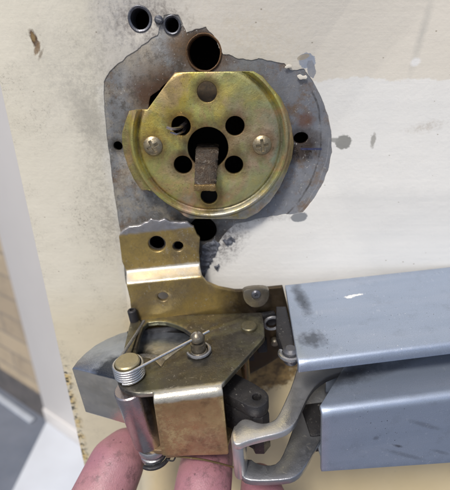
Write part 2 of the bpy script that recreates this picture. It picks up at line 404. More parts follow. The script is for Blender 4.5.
def bare_steel():
    m = Mat('bare_door_steel')
    big = m.noise(.018, 6, .62, dist=.5)
    c = m.crv(m.ramp(big, .32, .68), [(0, (.20, .195, .175)), (.5, (.26, .265, .265)), (1, (.33, .325, .31))])
    # right half bluer and darker, as the sheet itself is
    c = m.mix(m.ramp(m.x, -10, 40, 0, .75), c, (.20, .215, .25))
    rust = m.ramp(m.noise(.04, 8, .76, off=(5, 5, 5)), .50, .62)
    c = m.mix(m.math('MULTIPLY', rust, .75), c, (.19, .115, .055))
    sand = m.ramp(m.noise(.045, 8, .76, off=(25, 5, 15)), .47, .58)
    c = m.mix(m.math('MULTIPLY', m.math('MULTIPLY', sand, m.ramp(m.x, -40, 20, 1, .15)), .8), c, (.40, .36, .29))
    # circular scribe marks left by the old rose, rusty rim
    P = WY(208, 147)
    dx = m.math('SUBTRACT', m.x, P.x+5); dz = m.math('SUBTRACT', m.z, P.z+1)
    r = m.math('SQRT', m.math('ADD', m.math('POWER', dx, 2.0), m.math('POWER', dz, 2.0)))
    wob = m.math('MULTIPLY', m.math('SUBTRACT', m.noise(.05, 4), .5), 4.0)
    r = m.math('ADD', r, wob)
    for rad, wd, col, am in ((96, 1.1, (.03, .025, .02), .7), (110, 2.6, (.16, .07, .04), .8), (103, .6, (.5, .5, .5), .25)):
        ring = m.ramp(m.math('ABSOLUTE', m.math('SUBTRACT', r, rad)), wd*.5, wd, 1, 0)
        c = m.mix(m.math('MULTIPLY', m.math('MULTIPLY', ring, am), m.math('MULTIPLY', m.ramp(m.noise(.04, 5, .7, off=(rad, 0, 0)), .38, .55), m.ramp(m.x, -5, 25))), c, col)
    # grease and rust round each hole
    for px, py, rr, col, am in ((204, 53, 23, (.10, .06, .035), .95), (300, 146, 17, (.035, .022, .016), .95), (118, 146, 8, (.03, .025, .02), .8),
                                (157, 92, 22, (.12, .06, .03), .9), (203, 240, 30, (.03, .028, .03), .9), (140, 60, 18, (.36, .31, .24), .5), (305, 120, 7, (.15, .06, .03), .7),
                                (185, 45, 14, (.16, .10, .05), .7)):
        p = WY(px, py)
        c = m.mix(m.math('MULTIPLY', m.blob(p.x, p.z, rr, rr*.85, .45, .4, nz=m.noise(.13, 6, .7)), am), c, col)
    p = WY(309, 149)
    pen = m.math('MULTIPLY', m.ramp(m.math('ABSOLUTE', m.math('SUBTRACT', m.z, p.z)), .6, 1.1, 1, 0), m.ramp(m.math('ABSOLUTE', m.math('SUBTRACT', m.x, p.x+2)), 9, 10, 1, 0))
    c = m.mix(m.math('MULTIPLY', pen, .8), c, (.03, .04, .12))
    drt = m.ramp(m.noise(.12, 7, .8, off=(7, 9, 1)), .50, .62)
    c = m.mix(m.math('MULTIPLY', m.math('MULTIPLY', drt, m.ramp(m.x, -30, 30, .8, .3)), .8), c, (.09, .075, .055))
    fl = m.ramp(m.noise(.35, 6, .75, off=(4, 4, 4)), .62, .65)
    c = m.mix(m.math('MULTIPLY', fl, .8), c, (.62, .60, .55))
    gsp = m.ramp(m.voro(.2), .10, .05)
    c = m.mix(m.math('MULTIPLY', gsp, .7), c, (.04, .035, .03))
    c = m.mix(scratches(m, .3, 2.0), c, (.5, .5, .5))
    m.set(color=c, metal=.35, rough=m.ramp(big, .3, .7, .38, .6))
    m.bump(m.noise(.6, 5, .7), .35, .7); m.bump(fl, .6, .6)
    return m
BARE = bare_steel()
RESID = metal('dull_scraped_residue', [(0, (.07, .075, .09)), (.6, (.13, .14, .17)), (1, (.30, .32, .36))], .35, (.5, .7), .5, seed=45, sc=.15, bumpy=1.0)

def paint():
    m = Mat('door_paint')
    w1 = m.math('MULTIPLY', m.math('SUBTRACT', m.noise(.03, 5, .65), .5), 22.0)
    w2 = m.math('MULTIPLY', m.math('SUBTRACT', m.noise(.06, 6, .7, off=(9, 2, 2)), .5), 16.0)
    Z = m.math('ADD', m.z, w1)
    brush = m.noise(.06, 5, .6, sc=(.16, 1, 2.6), dist=.35)                # horizontal brush strokes
    col_top = m.mix(m.ramp(brush, .3, .7), (.69, .65, .565), (.705, .665, .58))
    col_mid = m.mix(m.ramp(m.noise(.012, 4), .35, .65), (.75, .745, .71), (.78, .765, .72))
    col_low = m.mix(m.ramp(brush, .3, .7), (.67, .665, .635), (.71, .70, .665))
    cream = m.mix(m.ramp(m.noise(.015, 4, off=(2, 2, 7)), .3, .7), (.66, .54, .32), (.70, .58, .36))
    creamL = m.mix(m.ramp(m.noise(.012, 5, off=(2, 2, 9)), .3, .7), (.69, .65, .53), (.75, .71, .595))
    c = col_mid
    c = m.mix(m.ramp(m.math('ADD', Z, m.math('MULTIPLY', m.x, -.02)), 149, 150.5), c, col_top)
    c = m.mix(m.ramp(m.math('ADD', m.z, w2), 62, 50), c, col_low)
    # older cream on the hinge-side strip and below the bar
    left = m.ramp(m.math('ADD', m.x, w1), -95, -112)
    c = m.mix(left, c, creamL)
    low = m.ramp(m.math('ADD', m.z, w2), -48, -100)
    creamM = m.mix(left, cream, (.66, .60, .45))
    c = m.mix(low, c, creamM)
    # dirt specks
    dm = m.ramp(m.noise(.02, 5, .65, off=(3, 1, 4)), .50, .70)
    nearl = m.ramp(m.x, -60, -110, .10, 1.0)
    fine = m.ramp(m.noise(.42, 6, .8, off=(8, 8, 1)), .53, .62)
    c = m.mix(m.math('MULTIPLY', m.math('MULTIPLY', m.math('MULTIPLY', dm, fine), nearl), .75), c, (.18, .16, .125))
    haze = m.math('MULTIPLY', m.math('MULTIPLY', dm, nearl), .25)
    c = m.mix(m.math('MULTIPLY', haze, .7), c, (.40, .37, .30))
    sp = m.math('MULTIPLY', m.ramp(m.voro(.075, sc=(1, 1, 1.4)), .075, .035), m.ramp(m.noise(.03, 3, off=(1, 0, 5)), .42, .5))
    c = m.mix(m.math('MULTIPLY', sp, .7), c, (.24, .2, .14))
    nz = m.noise(.22, 5, .7)
    spk = m.ramp(m.noise(.26, 7, .82, off=(14, 3, 3)), .44, .58, .22, 1)
    # the grimy border where the old rose and latch covered the paint
    for px, py, rx, rz, wob, soft, ang, col, am in (
            (35, 40, 2.8, 7, .6, .25, .2, (.09, .045, .015), 1), (37.5, 49, 1.8, 5.5, .7, .3, -.5, (.22, .13, .05), .9), (33.5, 37, 1.6, 3, .6, .3, 0, (.28, .18, .06), .8), (41, 55, 1.2, 4, .7, .4, -.6, (.25, .2, .14), .8),
            (307, 61, 7, 6, .35, .05, -.4, (.30, .34, .41), 1), (311, 69, 3.5, 7, .35, .05, .3, (.22, .24, .28), .9), (303, 57, 5, 2, .4, .1, .3, (.35, .30, .22), .8),
            (343, 142, 7, 6.5, .3, .08, 0, (.27, .27, .25), 1), (334, 140, 5, 2, .5, .3, 0, (.3, .3, .28), .9),
            (299, 217, 8, 5, .25, .08, .1, (.22, .23, .24), 1), (422, 32, 2.5, 22, .6, .9, -.12, (.45, .44, .40), .55),
            (373, 140, 2, 6, .7, .3, 0, (.3, .29, .26), .8), (425, 127, 14, 4, .9, .5, .2, (.45, .40, .33), .5), (415, 62, 4, 3, .3, .3, .3, (.8, .8, .78), .8),
            (128, 14, 22, 20, .8, .5, 0, (.42, .42, .42), .5), (150, 22, 26, 15, .9, .4, 0, (.26, .23, .20), .8), (250, 40, 40, 20, .8, .7, -.3, (.60, .52, .38), .4),
            (99, 130, 17, 85, .9, .5, -.12, (.36, .34, .28), .45), (112, 225, 14, 30, .7, .6, 0, (.40, .37, .31), .7),
            (88, 118, 10, 26, .8, .6, .4, (.35, .33, .28), .5), (63, 80, 26, 30, .8, .8, .4, (.45, .43, .37), .45),
            (225, 238, 16, 26, .8, .5, -.5, (.13, .12, .12), .85), (255, 215, 30, 6, .9, .5, 0, (.28, .26, .24), .7)):
        p = WY(px, py); mk = m.blob(p.x, p.z, rx, rz, wob, soft, ang, nz=nz)
        if rx > 12 or rz > 30: mk = m.math('MULTIPLY', mk, spk)
        c = m.mix(m.math('MULTIPLY', mk, am), c, col)
    # mouldy line running down beside the free edge, brown glue below the latch
    E = WY(66, 400); q = WY(68, 360)
    edge = m.ramp(m.math('ABSOLUTE', m.math('SUBTRACT', m.x, m.math('ADD', E.x+4, w2))), 3, 12, 1, 0)
    mould = m.math('MULTIPLY', m.math('MULTIPLY', edge, m.ramp(m.z, q.z+10, q.z-8)), m.ramp(m.noise(.16, 6, .75, off=(6, 6, 6)), .50, .57))
    yel = m.math('MULTIPLY', m.math('MULTIPLY', edge, m.ramp(m.z, q.z, q.z-14)), m.ramp(m.noise(.06, 4, .6, off=(16, 6, 6)), .45, .55))
    c = m.mix(m.math('MULTIPLY', yel, .7), c, (.60, .42, .12))
    c = m.mix(mould, c, (.035, .035, .03))
    p = WY(262, 380)
    glue = m.blob(p.x, p.z+16, 38, 30, .5, .1, nz=m.noise(.09, 6, .7))
    c = m.mix(m.math('MULTIPLY', glue, .92), c, m.mix(m.ramp(m.noise(.12, 5), .4, .6), (.12, .075, .03), (.34, .22, .08)))
    m.set(color=c, rough=m.ramp(brush, .3, .7, .42, .6), spec=.4)
    m.bump(brush, .14, 1.0); m.bump(m.noise(.25, 6, .65), .3, .8); m.bump(m.noise(.02, 4), .3, 3)
    return m
PAINT = paint()

def simple(name, col, rough=.6, col2=None, sc=.05, metalness=0, b=.2, bs=.3):
    m = Mat(name)
    m.set(color=m.mix(m.ramp(m.noise(sc, 5, .6), .3, .7), col, col2 or tuple(x*.8 for x in col)), rough=rough, metal=metalness)
    m.bump(m.noise(bs, 4), b, 1); return m
HOLLOW_DARK = simple('door_hollow_dark', (.012, .01, .009), .9)  # near-black colour stands in for the unlit hollow inside the door
JAMB = simple('white_gloss_frame', (.66, .64, .62), .45, (.62, .60, .58), .002, b=.05)
SILL = simple('pale_sill_paint', (.62, .66, .72), .5, (.55, .58, .63), .003, b=.1)
LATT = simple('brown_inner_plate', (.13, .09, .05), .6, (.05, .04, .03), .3)

def brick_mat():
    m = Mat('tan_brick')
    n = m.t.nodes.new('ShaderNodeTexBrick'); n.inputs['Scale'].default_value = 1.0
    cb = m.t.nodes.new('ShaderNodeCombineXYZ'); m.t.links.new(m.x, cb.inputs[0]); m.t.links.new(m.z, cb.inputs[1])
    m.t.links.new(cb.outputs[0], n.inputs['Vector'])
    n.inputs['Brick Width'].default_value = 560; n.inputs['Row Height'].default_value = 187
    n.inputs['Mortar Size'].default_value = 13; n.inputs['Mortar Smooth'].default_value = .3; n.inputs['Bias'].default_value = -.2
    n.inputs['Color1'].default_value = (.46, .375, .26, 1); n.inputs['Color2'].default_value = (.33, .265, .19, 1); n.inputs['Mortar'].default_value = (.24, .21, .175, 1)
    c = m.mix(m.ramp(m.noise(.006, 6, .7), .35, .7, 0, .5), n.outputs[0], (.46, .38, .28))
    c = m.mix(m.ramp(m.noise(.004, 6, .75, off=(5, 5, 5)), .5, .68, 0, .6), c, (.20, .17, .14))
    m.set(color=c, rough=.85); m.bump(n.outputs['Fac'], -.4, 12); m.bump(m.noise(.03, 5), .4, 4)
    return m
BRICK = brick_mat()
def concrete():
    m = Mat('grey_concrete')
    c = m.mix(m.ramp(m.noise(.003, 7, .65), .3, .7), (.11, .13, .17), (.17, .19, .235))
    c = m.mix(m.ramp(m.noise(.03, 5, .8), .5, .7, 0, .5), c, (.14, .145, .16))
    m.set(color=c, rough=.85); m.bump(m.noise(.02, 6, .7), .5, 6); return m
CONC = concrete()
DARK_BAND = simple('dark_grey_base', (.13, .12, .12), .9, (.08, .078, .08), .01, b=.4, bs=.02)

KERB = simple('pale_concrete', (.42, .46, .52), .8, (.36, .39, .44), .01)

STUDM = metal('dull_stud_metal', [(0, (.20, .17, .12)), (1, (.34, .31, .26))], .9, (.22, .36), .6, seed=43)

def skin_mat():
    m = Mat('greasy_skin')
    c = m.mix(m.ramp(m.noise(.03, 5, .6), .3, .7), (.42, .20, .23), (.31, .145, .185))
    c = m.mix(m.ramp(m.noise(.012, 3, off=(3, 3, 3)), .45, .65, 0, .5), c, (.45, .25, .25))
    lines = m.noise(.16, 6, .7, dist=.4)
    c = m.mix(m.math('MULTIPLY', m.math('MULTIPLY', m.ramp(m.noise(.10, 7, .8, off=(12, 2, 2)), .50, .62), m.ramp(m.noise(.02, 3, .5, off=(2, 7, 2)), .40, .56)), .75), c, (.11, .065, .07))
    vr = m.voro(.6, 'DISTANCE_TO_EDGE', sc=(1, .6, 1))
    crk = m.ramp(vr, 0, .12, 1, 0)
    c = m.mix(m.math('MULTIPLY', crk, m.ramp(m.noise(.05, 4, off=(1, 1, 22)), .4, .65, .0, .25)), c, (.22, .12, .12))
    m.bump(m.ramp(vr, 0, .25), .10, .5)
    c = m.mix(m.math('MULTIPLY', m.ramp(m.voro(.09), .12, .06), .7), c, (.12, .06, .07))
    m.set(color=c, rough=m.ramp(lines, .3, .7, .34, .52), sss=.10, spec=.5)
    m.b.inputs['Subsurface Radius'].default_value = (.0025, .0009, .0006)
    m.bump(lines, .35, 1.2); m.bump(m.noise(.9, 3, .6), .35, .5)
    # papillary ridges
    wv = m.t.nodes.new('ShaderNodeTexWave'); wv.inputs['Scale'].default_value = .28; wv.inputs['Distortion'].default_value = 5; wv.inputs['Detail'].default_value = 1.5; wv.inputs['Detail Scale'].default_value = .12
    m.t.links.new(m.scaled((1, 1, 1)), wv.inputs['Vector']); m.bump(wv.outputs['Fac'], .07, .5)
    return m
SKIN = skin_mat()
NAIL = simple('finger_nail', (.62, .42, .38), .35, (.5, .33, .3), .05)

# ================================================================== SETTING
GZ = -2500.0
g = MB().box((-60000, -60000, GZ-40), (60000, 60000, GZ)).build('ground', CONC)
tag(g, kind='structure')
# brick wall beyond, running away to the left
A = WZ(47, 418, GZ); B = WZ(0, 386, GZ)
dr = (B-A).normalized(); ang = atan2(-dr.y, -dr.x)
wallm = MB()
wallm.box((-9000, 0, 260), (40, 400, 7000))
bw = empty('brick_wall', A, Matrix.Rotation(ang, 3, 'Z'))
tag(bw, 'tan brick wall seen out of focus past the free edge of the door', 'wall')
wallm.build('brickwork', BRICK, bw)
pl = MB().box((-9000, -14, 0), (44, 400, 258)); pl.build('dark_band', DARK_BAND, bw)  # dark grey band along the foot of the wall
# pale kerb strip along its foot
kb = empty('kerb', A, Matrix.Rotation(ang, 3, 'Z'))
MB().box((-9000, -110, 0), (-60, -60, 18)).build('kerb_stone', KERB, kb, bevel=4)
tag(kb, 'narrow pale kerb strip at the foot of the brick wall', 'kerb')
# frame post with the sill it stands on
P0 = WZ(47, 421, GZ+60)
jb = empty('door_frame', (P0.x, P0.y, GZ))
tag(jb, 'out of focus white frame post standing between the door edge and the bricks', 'door frame')
o = MB().box((0, 0, 60), (620, 260, 7500)).build('post', JAMB, jb, bevel=8); o.rotation_euler.z = ang
o = MB().box((-5, -10, 60), (626, 266, 200)).build('post_base', JAMB, jb, bevel=5); o.rotation_euler.z = ang
MB().box((-5, -1500, 0), (1500, 60, 59)).build('sill', SILL, jb, bevel=8)

# ================================================================== DOOR
DX0 = WY(28, 205).x            # free edge of the door
door = empty('door', (0, 0, 0))
tag(door, 'painted steel door with scraped bare metal patch where the lock was mounted', 'door')
RC = WY(208, 147)
def C_(px, py, r, n=28, ry=None): p = WY(px, py); return circ(p.x, p.z, r, n, ry)
holes = [C_(204, 53, 14.5), circ(RC.x, RC.z-3, 45, 40), C_(140, 19, 9), C_(172, 25, 6.5, 20), C_(301, 138, 6.5, 20, 5), C_(118, 146, 4, 14),
         rough([xz(WY(*p)) for p in ((148, 108), (151, 97), (172, 78), (182, 72), (178, 84), (160, 103))], 3, 1.2, 4),
         C_(203, 230, 13.5), C_(157, 243, 7.5), C_(178.5, 246, 4.6, 16)]  # last pair added so the bracket tab's holes look dark
# the big hole and the slot must stay apart
DR = 1500
outer = [(DX0, -2450), (DR, -2450), (DR, 2300), (DX0, 2300)]
def vert(y0, f=None):
    return lambda u, v, d: Vector((u, y0+(f(u, v) if f else 0)+d, v))
sk = MB().solid(outer, holes, 4, vert(0), w=.6)
sk.build('steel_skin', BARE, door)
MB().box((DX0, 100, -2450), (DR, 104, 2300)).build('back_skin', PAINT, door)
MB().box((DX0, 4.2, -2450), (DX0+5, 99.8, 2300)).build('edge_channel', PAINT, door)
MB().box((DR-5, 4.2, -2450), (DR, 99.8, 2300)).build('edge_channel', PAINT, door)
MB().box((DX0+6, 88, -2440), (DR-6, 98, 2290)).build('hollow_dark_backing', HOLLOW_DARK, door)  # dark backing that paints the hollow behind the holes as unlit
for p_, q_ in (((DX0+5.2, 5, -150), (DX0+7, 88, 400)), ((DX0+7, 5, 280), (300, 88, 282))):
    MB().box(p_, q_).build('liner', HOLLOW_DARK, door)
q = WY(207, 92, 0); MB().box((q.x-14, -1.6, q.z-14), (q.x+14, -.3, q.z+13)).build('plate_or_shade_sheet', LATT, door)
q = WY(209, 196, 0); MB().box((q.x-12, -1.6, q.z-14), (q.x+12, -.3, q.z+12)).build('plate_or_shade_sheet', HOLLOW_DARK, door)  # near-black sheet painting the lower hole as deep shade
# paint coat: a thin skin with a ragged opening
bare = [(104,82),(110,71),(127,57),(146,43),(158,35),(161,26),(164,15),(178,15),(183,24),(186,33),(196,29),(206,27),(215,38),(223,54),(236,58),
        (250,60),(262,59),(275,62),(284,64),(290,70),(303,69),(312,80),(321,97),(328,116),(331.5,135),(331.5,152),(328,170),(321,187),(312,201),(303,212),
        (290,214),(270,216),(250,220),(234,224),(222,236),(216,250),(206,262),(204,280),(196,288),(150,290),(126,284),(123,250),(120,226),(114,190),(109,150),(105,115)]
def amp_at(q):
    e_ = WY(300, 130); f_ = WY(124, 130); return .6 if (q[0] > e_.x) else (.5 if q[0] < f_.x else 1.2)
b0 = resample([xz(WY(*p)) for p in bare], 1.6)
bp = [(x+amp_at((x, z))*(mnoise.noise(Vector((x*.13, z*.13, 2)))+.35*mnoise.noise(Vector((x*.6, z*.6, 4)))),
       z+amp_at((x, z))*(mnoise.noise(Vector((x*.13, z*.13, 12)))+.35*mnoise.noise(Vector((x*.6, z*.6, 14))))) for x, z in b0]
dz_ = Vector
coat_holes = [bp, C_(140, 19, 9.4)]
def lump(u, v):
    k = .5*mnoise.noise(Vector((u*.03, v*.03, 5)))
    return k
o2 = [(DX0-.8, -2450), (DR, -2450), (DR, 2300), (DX0-.8, 2300)]
MB().solid(o2, coat_holes, .9, vert(-.6), w=.45).build('paint_coat', PAINT, door, angle=50)
# curled paint flakes beside the opening
for i, (px, py, r) in enumerate(((302, 77, 4), (288, 67, 3))):
    p = WY(px, py); random.seed(i)
    fl = rough(circ(p.x, p.z, r, 16, r*.5), 1.3, r*.4, i*3.3, .3)
    MB().solid(fl, [], .8, vert(-2.6, lambda u, v: -.02*(u-p.x)), w=.3).build('paint_flake', PAINT, door)
# threaded sleeves
def sleeve(px, py, r, R, par, mat=None):
    p = WY(px, py)
    prof = [(r, 20), (R, 20), (R, -.9), (R-.7, -1.4), (r+.7, -1.2), (r, -.6)]
    m = MB(); n = 30
    for rr, h in prof:
        for k in range(n):
            a = 2*pi*k/n; wv = 1+.04*mnoise.noise(Vector((cos(a)*2, sin(a)*2, px)))
            m.v.append(Vector((p.x+rr*wv*cos(a), h, p.z+rr*wv*sin(a))))
    for i in range(len(prof)):
        j = (i+1) % len(prof)
        for k in range(n):
            k2 = (k+1) % n; m.f.append((i*n+k, i*n+k2, j*n+k2, j*n+k))
    return m.build('sleeve', mat or STEEL, par)
DSL = metal('grimy_sleeve_steel', [(0, (.09, .09, .10)), (1, (.20, .21, .24))], .7, (.3, .5), .9, seed=23)
sleeve(140, 19, 7.4, 9.6, door, DSL); sleeve(172, 25, 5.4, 7.2, door, DSL)
RUSTRIM = metal('rusty_hole_rim', [(0, (.10, .05, .02)), (1, (.2, .11, .05))], .3, (.5, .8), .7, seed=25, bumpy=1)
sleeve(204, 53, 13.2, 14.7, door, RUSTRIM)
# rivet dot between the sleeves
p = WY(159, 20); MB().lathe([(0.01, 0), (3.4, 0), (3.4, 1.5), (2.2, 2.6), (.01, 2.9)], (p.x, -.5, p.z), (0, -1, 0), 16).build('rivet', DSL, door)
# crumbs of metal swarf caught at the screw hole
random.seed(5)
sw = MB()
for k in range(11):
    px = 300+random.uniform(-6, 12); py = 147+random.uniform(-4, 5); p = WY(px, py)
    a = random.uniform(0, 2*pi); L = random.uniform(1.5, 4)
    pts = [Vector((p.x+cos(a)*L*t+random.uniform(-.6, .6), -2-random.uniform(0, 2.5), p.z+sin(a)*L*t)) for t in (0, .3, .6, 1)]
    sw.tube(pts, .35, 5)
o = sw.build('metal_swarf', RUSTY, door)
sw = MB()
for pts_, sd_ in (([(203,244),(214,240),(220,244),(216,252),(212,262),(206,272),(203,280),(200,276),(200,258)], 1), ([(222,240),(232,237),(236,240),(228,245)], 2), ([(214,266),(219,264),(217,270)], 3)):
    pl_ = rough([xz(WY(*p)) for p in pts_], 1.2, 2.2, sd_, .3)
    def hh(u, v): return -1.8-3.2*abs(mnoise.noise(Vector((u*.16, v*.16, 3))))-.8*mnoise.noise(Vector((u*.45, v*.45, 8)))
    sw.solid(pl_, [], 4.5, vert(.6, hh), w=.5, grid=1.0)
sw.build('scraped_residue', RESID, door, angle=70)

# ================================================================== LOCK ROSE
RY = -14.0
RP = WY(208, 147, RY)
rose = empty('lock_rose', (RP.x, 0, RP.z))
tag(rose, 'round yellow zinc plate with six holes and a keyhole slot, screwed to the bare steel', 'lock plate')
rose_px = [(175,72),(253,71),(262,76),(273,89),(281,98),(288,112),(292,128),(294,144),(292,158),(287,172),(280,187),(270,202),(258,213),(246,219),
           (190,219),(184,216),(154,191),(141,190),(134,180),(128,167),(124,155),(122,143),(122,133),(125,122),(129,111),(137,109),(148,109)]
rout = [xz(WY(px, py, RY+2.5)) for px, py in rose_px]
cx, cz = RP.x, RP.z
RIN = 61.5
rcz = cz+4.0; rcx = cx+1.5
def ss(a, b, x):
    t = max(0, min(1, (x-a)/(b-a))); return t*t*(3-2*t)
def rose_h(u, v):
    r = hypot(u-rcx, v-rcz)
    h = -3.5
    h += 1.9*math.exp(-((r-RIN)/1.7)**2)             # pressed groove round the flat disc
    h -= 3.4*ss(RIN+.3, RIN+3.4, r)                        # rolled rim
    h += 6.6*ss(RIN+4.4, RIN+9, r) + .8*mnoise.noise(Vector((u*.06, v*.06, 7)))*ss(RIN+8, RIN+14, r)                   # falls to the flange
    h += .5*mnoise.noise(Vector((u*.03, v*.03, 1)))
    return h
rose_pts = [(rcx+rad*cos(2*pi*k/170), rcz+rad*sin(2*pi*k/170)) for i, rad in enumerate([RIN+q for q in (-5,-2.6,-1.3,-.5,0,.6,1.4,2.4,3.5,5,6.5,8,9.5,11,12.5,14,15.5,17.5)]) for k in range(170)]
def RH(px, py, r, n=22, ry=None): p = WY(px, py, RY-1); return circ(p.x, p.z, r, n, ry)
kh = WY(208, 148, RY-1)
rhole = [RH(207, 92, 8, 26), RH(235, 126, 8, 26), RH(234, 165, 8, 26), RH(183, 165, 8, 26), RH(181, 126, 8, 26), RH(209, 196, 7.5, 26), circ(kh.x, kh.z, 17.5, 40)]
rr_ = resample(rout, 3)
MB().solid(rr_, rhole, 3.6, vert(RY+2.5, rose_h), w=.9, extra=rose_pts).build('plate', ROSE, rose, (RP.x, 0, RP.z), angle=40)
def screw(px, py, yy, par, org, r=8.6, rotd=.3, mat=SCREWM, name='screw'):
    p = WY(px, py, yy)
    a_, L_ = 1.15, r*.62
    cr = [(a_, L_), (a_, a_), (L_, a_), (L_, -a_), (a_, -a_), (a_, -L_), (-a_, -L_), (-a_, -a_), (-L_, -a_), (-L_, a_), (-a_, a_), (-a_, L_)]
    cr = [(p.x+x*cos(rotd)-y*sin(rotd), p.z+x*sin(rotd)+y*cos(rotd)) for x, y in cr]
    dome = lambda u, v: 3.2*((u-p.x)**2+(v-p.z)**2)/r/r
    m = MB().solid(circ(p.x, p.z, r, 36), [ccw(cr)], 2.6, vert(yy-3.6, dome), w=.5, grid=1.1, hw=.25)
    m.lathe([(.01, 0), (r*.9, 0), (r*.9, .8), (.01, .8)], (p.x, yy, p.z), (0, -1, 0), 24)
    return m.build(name, mat, par, org)
screw(153, 146, RY-1, rose, (RP.x, 0, RP.z), 8.4, .5)
screw(262, 145, RY-1, rose, (RP.x, 0, RP.z), 8.4, .15)

# bent scrap of wire sticking from the upper left hole
p = WY(181, 126, RY)
sh = MB().tube([(p.x+4, 10, p.z+3), (p.x+3, -10, p.z+1), (p.x-1, -24, p.z-.5), (p.x-6, -30, p.z+0), (p.x-10, -30.5, p.z+1.5)], lambda t: 2.0-.9*t, 7)
sh.tube([(p.x+3, 6, p.z-2), (p.x+2, -14, p.z-4.5), (p.x-3, -25, p.z-5), (p.x-8, -27, p.z-3)], lambda t: 1.5-.7*t, 6)
o = sh.build('wire_scrap', PINM, None)
tag(o, 'bent bright scrap of wire poking out of the upper left hole of the lock plate', 'wire')

# tailpiece: flat rusty bar hanging out of the keyhole
def tail():
    m = MB()
    A_ = WY(208, 146, 22); B_ = WY(207, 153, -16); C2 = WY(205, 187, -27)
    path = [(A_, 10.2), (B_, 9.8), (B_*.5+C2*.5, 9.6), (C2, 9.2)]
    n = 26; rows = []
    for i in range(n+1):
        t = i/n*(len(path)-1); k = min(int(t), len(path)-2); f = t-k
        c = path[k][0].lerp(path[k+1][0], f); wd = path[k][1]*(1-f)+path[k+1][1]*f
        dirv = (path[k+1][0]-path[k][0]).normalized(); nn = Vector((1, 0, 0)).cross(dirv).normalized()
        if nn.y > 0: nn = -nn
        sec = []
        for (sx, sn) in ((-1, .5), (-.7, 1), (-.2, 1), (.3, 1), (.75, 1), (1, .5), (1, -.6), (.7, -1), (-.7, -1), (-1, -.6)):
            j = 1.3*mnoise.noise(Vector((i*.9, sx*3, sn*2)))
            sec.append(c + Vector((1, 0, 0))*(sx*wd+j) + nn*(sn*2.6+j*1.1))
        rows.append(sec)
    k = len(rows[0])
    for r in rows: m.v += r
    for i in range(n):
        for j in range(k):
            j2 = (j+1) % k; m.f.append((i*k+j, i*k+j2, (i+1)*k+j2, (i+1)*k+j))
    m.f.append(tuple(range(k))); m.f.append(tuple(n*k+j for j in reversed(range(k))))
    return m
tp = empty('tailpiece', (0, 0, 0))
tag(tp, 'flat rusty lock bar hanging down out of the central keyhole', 'lock tailpiece')
tail().build('bar', RUSTY, tp, angle=50)
p = WY(205, 187, -28)
tip = MB()
tip.solid(rough([(p.x-9.4, p.z-3), (p.x+9.4, p.z-3), (p.x+9.2, p.z+2.5), (p.x-9.2, p.z+3)], 2, .8, 8, .3), [], 4, vert(-30.6), w=.8)
tip.build('worn_tip', TIPM, tp)

# ================================================================== EXIT DEVICE
OR = DY(190, 300, -30.0)
dev = empty('exit_device', ROT @ OR, ROT)
tag(dev, 'panic exit latch of brassy bracket, steel bolt and two satin bars held against the door', 'door latch')
def part(m, name, mat, parent=dev, label=None, **k):
    o = m.build(name, mat, parent, OR, **k)
    if label: o['label'] = label
    return o
Z0 = -56.9
# --- rear mounting bracket with its joggle
YT, YB = -15.0, -30.0
zb1 = DY(160, 268, YT).z; zb2 = DY(160, 281, YB).z
def jog(u, v):
    zc = .5*(zb1+zb2)+(-.02)*(u+60); hw_ = max(3.4, (zb1-zb2)*.5+.6)
    return YT + (YB-YT)*(1-ss(zc-hw_, zc+hw_, v))
def brk(u, v, d): return Vector((u, jog(u, v)+d, v))
up_px = [(126,283),(122,262),(119,237),(122,231),(128,227),(137,226),(148,222),(151,219),(160,221),(164,219),(170,222),(187,223),(194,227),(197,235),(200,238),(199,252),(200,266)]
lo_px = [(202,277),(207,283),(219,288),(235,291),(244,291),(283,287),(289,312),(295,340),(292,352),(280,357),(266,366),(240,380),(150,380),(133,330),(130,300)]
bo = [xz(DY(a, b, YT if b < 272 else YB)) for a, b in up_px] + [xz(DY(a, b, YB)) for a, b in lo_px]
bo = resample(bo, 2.0)
zt = DY(160, 235, YT).z
bo = [(x+(.9*mnoise.noise(Vector((x*.3, z*.3, 1))) if z > zt else 0), z+(1.3*mnoise.noise(Vector((x*.25, z*.25, 4))) if z > zt else 0)) for x, z in bo]
def BH(px, py, y, r, n=24): p = DY(px, py, y); return circ(p.x, p.z, r, n)
bh = [BH(157, 244, YT, 8.2), BH(178, 246.5, YT, 5.2), BH(163, 297, YB, 5.0), BH(238, 262+60, YB, 3)]
BRK = Mat('bracket_zinc')
